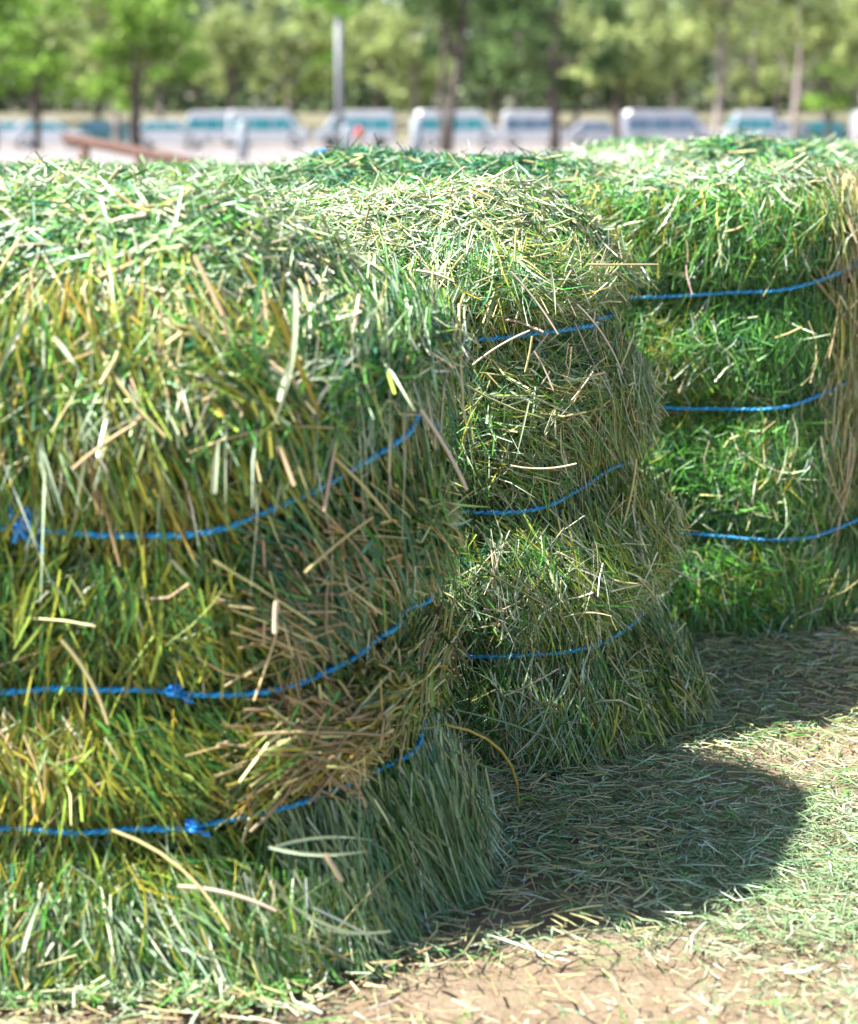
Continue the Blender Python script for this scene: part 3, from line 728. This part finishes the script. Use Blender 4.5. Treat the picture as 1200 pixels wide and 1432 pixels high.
def make_tree(kind, vi, pale, seed, rx, rz, z0, tr, lean=0.0, fork=False, nl=120, leaf=.13):
    root = empty('tree')
    me, C = crown_mesh(seed, kind, rx, rz, z0, nl=nl, leaf=leaf)
    link('crown', me, M['leaf'], root)
    mb = MB(); r = random.Random(seed)
    top = z0 + rz * 1.3
    def trunk(dx, lean, rad):
        pts = [(dx + lean * (k / 7) * top + .06 * math.sin(k * 1.7 + seed) * (k > 0), .05 * math.cos(k * 1.3 + seed), -.25 + (top + .25) * k / 7) for k in range(8)]
        mb.tube(pts, [rad * (1.25 if k == 0 else 1) * (1 - .09 * k) for k in range(8)], 9)
        return pts
    pts = trunk(0, lean, tr)
    if fork: trunk(-.10, -.005, tr * .62)
    for k in range(0, len(C), 3):
        a = Vector(pts[r.randint(2, 5)]); c = Vector(C[k]); m_ = (a + c) / 2 + Vector((0, 0, -.1 * (c - a).length + .2))
        mb.tube([a, m_, c], [tr * .24, tr * .14, tr * .05], 5)
    mb.build('trunk', M['trunkp'] if pale else M['trunk'], root, True)
    return root
first = {}
def tree(px, Y, kind, size=1.0, pale=False, rot=0, label='', lean=0.0, fork=False, z0=1.9, tr=.16, group=None):
    """a variant is built once per look, then copied with its crown and trunk"""
    key = (kind, pale, fork, round(z0, 1), round(tr, 2), lean)
    if key not in first:
        root = make_tree(kind, 0, pale, 100 + len(first) * 7, 2.5, 2.9, z0, tr, lean, fork)
        first[key] = root
    else: root = copy_tree(first[key])
    x = (px - 600) / FPX * Y * 1.0
    root.location = (x, Y, float(gz(x, Y))); root.rotation_euler = (0, 0, rot); root.scale = (size, size, size)
    tag(root, label, 'tree', group or 'spring trees round the car park')
    return root
PXs = 1 / CP
front = [
 (4, 72, 0, 1.0, False, .5, 'leafy tree cut by the left edge of the photo', 0, False, 1.6, .17),
 (66, 70, 0, .95, False, 2.1, 'bright green tree beside the leftmost white cars', 0, False, 1.6, .17),
 (172, 66, 1, 1.05, True, 1.2, 'pale-stemmed tree above the rusty rail', 0, False, 1.9, .15),
 (200, 63, 0, 1.05, False, 4.0, 'dense bright green tree with a dark trunk behind the rusty rail', 0, False, 1.6, .22),
 (624, 46, 2, .95, False, 0, 'forked dark tree nearest the bales, two stems leaning apart', .12, True, 2.0, .14),
 (770, 70, 2, 1.1, False, 2.5, 'dark leaved tree between the long van and the small pale one', 0, False, 1.8, .2),
 (856, 76, 1, .95, False, 3.3, 'yellow-green tree with a short dark trunk beside the silver car', 0, False, 1.6, .2),
 (994, 62, 1, 1.1, True, 0, 'tall pale-trunked tree at the end of the slate windowed van', .0, False, 2.4, .14),
 (1100, 70, 1, 1.1, True, 1.7, 'pale-trunked tree beside the white bollard on the right', 0, False, 2.2, .14),
 (1145, 80, 0, .85, False, 2.2, 'small leaning dark trunked tree near the right edge', -.08, False, 1.6, .17),
 (1190, 74, 1, 1.0, True, 5, 'thin pale tree cut by the right edge of the photo', 0, False, 2.2, .14),
]
for a in front:
    tree(a[0], a[1], a[2], a[3], a[4], a[5], a[6], a[7], a[8], a[9], a[10])
mid = [(-40, 128, 0, 1.35), (60, 135, 2, 1.4), (148, 124, 0, 1.3), (235, 130, 0, 1.35), (290, 138, 2, 1.2), (333, 120, 1, 1.3), (410, 126, 1, 1.35), (470, 134, 0, 1.3), (530, 124, 1, 1.35),
       (580, 112, 1, 1.25), (690, 130, 2, 1.35), (720, 124, 2, 1.35), (800, 128, 1, 1.35), (880, 120, 1, 1.35), (935, 136, 1, 1.3), (1040, 112, 1, 1.35), (1075, 134, 2, 1.3), (1140, 124, 1, 1.35), (1235, 128, 0, 1.4)]
words = {0: 'bright green', 1: 'yellow-green', 2: 'dark green'}
refs = ['beyond the left edge cars', 'behind the leftmost white cars', 'just left of the pale-stemmed tree', 'behind the dark car', 'above the low green windowed car', 'with a grey stem above the white sedan',
        'left of the lamp post above the vans', 'directly behind the lamp post', 'right of the lamp post', 'with a dark stem left of the forked tree', 'behind the forked tree', 'behind the longest white van',
        'between the two shorter trees right of centre', 'behind the slate windowed van', 'left of the tall pale trunk', 'with a grey trunk right of the tall pale one', 'in shade behind the right hand cars', 'behind the leaning small tree', 'beyond the right edge cars']
for i, (px, Y, kind, size) in enumerate(mid):
    tree(px, Y, kind, size, i % 3 == 0, i * 1.3, '%s tree on the bank %s' % (words[kind], refs[i]), 0, False, 1.4, .2, 'trees on the bank beyond the vans')

def wood():
    r = np.random.default_rng(9); Vs = []; Cs = []
    n = 70000
    x = r.uniform(-62, 62, n); y = r.uniform(150, 172, n); h = 13 + 2.5 * np.sin(x * .35) + 2 * np.sin(x * .9 + 1)
    z = gz(x, y) + h * r.random(n) ** .9
    p = np.stack([x, y, z], 1); nz = Noise(2, .7); k = nz(p) > -.45; p = p[k]; n = len(p)
    a = unit(r.normal(size=(n, 3))); b = unit(np.cross(a, r.normal(size=(n, 3)))); s = r.uniform(.25, .6, (n, 1))
    V = np.stack([p - a * s, p + b * s * .6, p + a * s, p - b * s * .6], 1).reshape(-1, 3)
    cc = np.array([(.15, .22, .10), (.22, .29, .14), (.09, .13, .07)])[r.integers(0, 3, n)] * r.lognormal(0, .3, (n, 1))
    o = link('distant_wood', np_mesh('distant_wood', V, np.arange(n * 4).reshape(-1, 4), np.repeat(cc, 4, 0), smooth=False), M['leaf'])
    tag(o, 'dark far-off wood closing the view behind the trees', 'wood', None, 'stuff')
wood()

# parked vehicles -----------------------------------------------------------
def wheel(root, x, y):
    w = MB(); w.tube([(x, y - .10, .33), (x, y + .10, .33)], .33, 18)
    t = w.build('wheel', M['rubber'], root)
    h = MB(); h.tube([(x, y - .112, .33), (x, y - .102, .33)], [.20, .21], 14); h.tube([(x, y - .118, .33), (x, y - .113, .33)], .06, 10)
    h.build('rim', M['rim'], t)
def vehicle(kind, paint, glass):
    root = empty('parked_van' if kind == 'van' else 'parked_car')
    if kind == 'van':
        L, Wd, Ht = 4.6, 1.8, 1.95
        prof = [(-2.28, .32), (2.15, .32), (2.30, .55), (2.30, .95), (1.75, 1.12), (1.30, 1.72), (1.05, 1.93), (-2.05, 1.95), (-2.25, 1.78), (-2.3, .9)]
        wins = [('window', [(-2.05, 0.93), (-.95, .93), (-.95, 1.56), (-2.02, 1.56)]), ('window', [(-.87, .93), (.22, .93), (.22, 1.56), (-.87, 1.56)]), ('window', [(.30, .93), (1.55, .97), (1.15, 1.56), (.30, 1.56)])]
        wx = (1.45, -1.45)
    else:
        L, Wd, Ht = 4.3, 1.7, 1.45
        prof = [(-2.1, .28), (2.05, .28), (2.15, .5), (2.12, .74), (1.15, .92), (.48, 1.38), (.2, 1.45), (-1.0, 1.45), (-1.3, 1.38), (-1.85, .98), (-2.15, .9), (-2.15, .5)]
        wins = [('window', [(-1.55, .95), (-.42, .95), (-.42, 1.33), (-1.15, 1.33)]), ('window', [(-.35, .95), (.98, .95), (.42, 1.33), (-.35, 1.33)])]
        wx = (1.35, -1.3)
    b = MB(); b.prism(prof, -Wd / 2, Wd / 2, .10)
    body = b.build('body', paint, root)
    for nm, w in wins:
        m_ = MB(); m_.prism(w, -Wd / 2 - .006, -Wd / 2 + .03); m_.build(nm, glass, root)
        m_ = MB(); m_.prism(w, Wd / 2 - .03, Wd / 2 + .006); m_.build(nm, glass, root)
    # windscreen and rear window
    m_ = MB()
    if kind == 'van': m_.add([(1.79, -.72, 1.14), (1.79, .72, 1.14), (1.36, .66, 1.71), (1.36, -.66, 1.71), (1.72, -.72, 1.10), (1.72, .72, 1.10), (1.29, .66, 1.68), (1.29, -.66, 1.68)], [(0,1,2,3),(7,6,5,4),(0,4,5,1),(1,5,6,2),(2,6,7,3),(3,7,4,0)])
    else: m_.add([(1.13, -.68, .95), (1.13, .68, .95), (.53, .60, 1.37), (.53, -.60, 1.37), (1.05, -.68, .92), (1.05, .68, .92), (.45, .60, 1.34), (.45, -.60, 1.34)], [(0,1,2,3),(7,6,5,4),(0,4,5,1),(1,5,6,2),(2,6,7,3),(3,7,4,0)])
    m_.build('windscreen', glass, root)
    for x in wx:
        for y in (-Wd / 2 + .08, Wd / 2 - .08): wheel(root, x, y)
    fx = 2.29 if kind == 'van' else 2.12
    for y in (-.6, .6):
        h = MB(); h.box(fx - .03, fx + .025, y - .15, y + .15, .62, .78); h.build('headlight', M['lamp'], root)
        h = MB(); h.box(-fx - .03, -fx + .03, y - .10, y + .10, .62, .85); h.build('tail_light', M['red'], root)
    h = MB(); h.box(-fx - .04, fx + .04, -Wd / 2 + .06, Wd / 2 - .06, .30, .42); h.build('bumper', M['grey'], root)
    for y in (-Wd / 2 - .10, Wd / 2 + .10):
        h = MB(); h.box(1.02 if kind == 'van' else .75, 1.14 if kind == 'van' else .87, y - .08, y + .08, 1.0, 1.14); h.build('mirror', paint, root)
    return root
vfirst = {}
def park(px, Y, kind, paint, glass, sx, label, flip=False, sz=1.0):
    key = (kind, paint, glass)
    if key not in vfirst: vfirst[key] = root = vehicle(kind, M[paint], M[glass])
    else: root = copy_tree(vfirst[key])
    x = (px - 600) / FPX * Y
    root.location = (x, Y, float(gz(x, Y))); root.rotation_euler = (0, 0, math.pi if flip else 0); root.scale = (sx, 1, sz)
    tag(root, label, 'van' if kind == 'van' else 'car', 'vehicles parked in a row behind the bales')
LV = 4.6 / 95 * FPX   # about 117 px
park(12, 97, 'car', 'white', 'glass', 1, 'white car at the left edge of the parked row', True)
park(82, 92, 'car', 'white', 'glass', .9, 'white rounded car second from the left edge')
park(168, 97, 'car', 'dark', 'glass2', 1, 'dark green car behind the pale-stemmed tree')
park(246, 88, 'car', 'white', 'glass', .9, 'low white car with a green tinted window right of the dark car')
park(300, 98, 'van', 'white', 'glass', .8, 'white van half hidden by the low white car', True)
park(382, 93, 'van', 'white', 'glass', .93, 'white van with bright teal windows left of the lamp post')
park(500, 95, 'van', 'white', 'glass', .93, 'white van directly behind the lamp post', True)
park(640, 93, 'van', 'white', 'glass', 1, 'long white van behind the forked tree')
park(742, 96, 'van', 'white', 'glass2', .75, 'short white van right of the forked tree')
park(832, 98, 'car', 'grey', 'glass2', .8, 'silver car between the white vans')
park(925, 93, 'van', 'grey', 'glass2', 1.05, 'silver van with slate windows left of the tall pale tree')
park(1035, 97, 'van', 'white', 'glass', .6, 'short white van right of the tall pale tree', True)
park(1085, 101, 'car', 'white', 'glass2', .5, 'small white car behind the pale-trunked tree')
park(1145, 99, 'car', 'dark', 'glass', .8, 'dark green car near the right edge')
park(1225, 97, 'van', 'white', 'glass', .8, 'white van at the right edge of the parked row')

# lamp post
def lamp_post():
    Y = 52.0; x = (478 - 600) / FPX * Y
    root = empty('lamp_post', (x, Y, float(gz(x, Y))))
    tag(root, 'tall light grey lamp post standing in front of the white vans', 'post')
    m = MB(); m.tube([(0, 0, 0), (0, 0, 2), (0, 0, 3.75)], [.12, .11, .10], 14); m.build('pole', M['post'], root, True)
    m = MB(); m.tube([(0, 0, 3.75), (0, 0, 3.82)], [.13, .08], 14); m.build('cap', M['post'], root, True)
    m = MB(); m.tube([(0, 0, 0), (0, 0, .07)], .24, 16); m.build('base_plate', M['post'], root)
lamp_post()
def bollard(px, Y, h, w, m1, label):
    x = (px - 600) / FPX * Y
    m = MB(); m.tube([(0, 0, -.1), (0, 0, h * .93), (0, 0, h * .97), (0, 0, h)], [w, w, w * .85, w * .5], 14)
    o = m.build('bollard', m1, None, True); o.location = (x, Y, float(gz(x, Y)))
    tag(o, label, 'bollard', 'bollards along the car park')
bollard(345, 36, .78, .11, M['concrete'], 'grey bollard left of the lamp post')
bollard(583, 38, .85, .13, M['concrete'], 'grey bollard left of the forked tree')
bollard(487, 42, .70, .10, M['concrete'], 'grey bollard close to the foot of the lamp post')
bollard(1112, 62, 1.05, .13, M['white'], 'white bollard right of a pale-trunked tree')
def drum():
    Y = 60; x = (505 - 600) / FPX * Y
    root = empty('red_drum', (x, Y, float(gz(x, Y))))
    tag(root, 'small red drum on a stand beside the lamp post', 'drum')
    m = MB(); m.tube([(0, 0, .42), (0, 0, .50), (0, 0, .72), (0, 0, .82)], [.12, .14, .14, .12], 14); m.build('barrel', M['red'], root, True)
    m = MB()
    for a, b in ((-.15, -.1), (.15, -.1), (0, .15)): m.tube([(a, b, 0), (a * .7, b * .7, .42)], .02, 6)
    m.build('stand', M['concrete'], root)
drum()
def rail():
    root = empty('rail', tuple(at(118, 235, 9.0).xy) + (0,))
    tag(root, 'rusty brown rail sloping down to the right behind the nearest bale', 'rail')
    o = Vector(root.location)
    A = at(92, 193, 9.4) - o; Bm = at(112, 196, 9.2) - o; C_ = at(290, 232, 8.4) - o
    m = MB(); m.tube([A, A.lerp(Bm, .7), Bm, Bm.lerp(C_, .15), Bm.lerp(C_, .6), C_], .028, 10); m.build('top_bar', M['rust'], root, True)
    for px, Y in ((118, 9.17), (199, 8.8)):
        f = (px - 112) / (290 - 112); p = Bm.lerp(C_, f)
        m = MB(); m.tube([(p.x, p.y, -.1), (p.x, p.y, p.z - .025)], .026, 10); m.build('post', M['rust'], root, True)
rail()
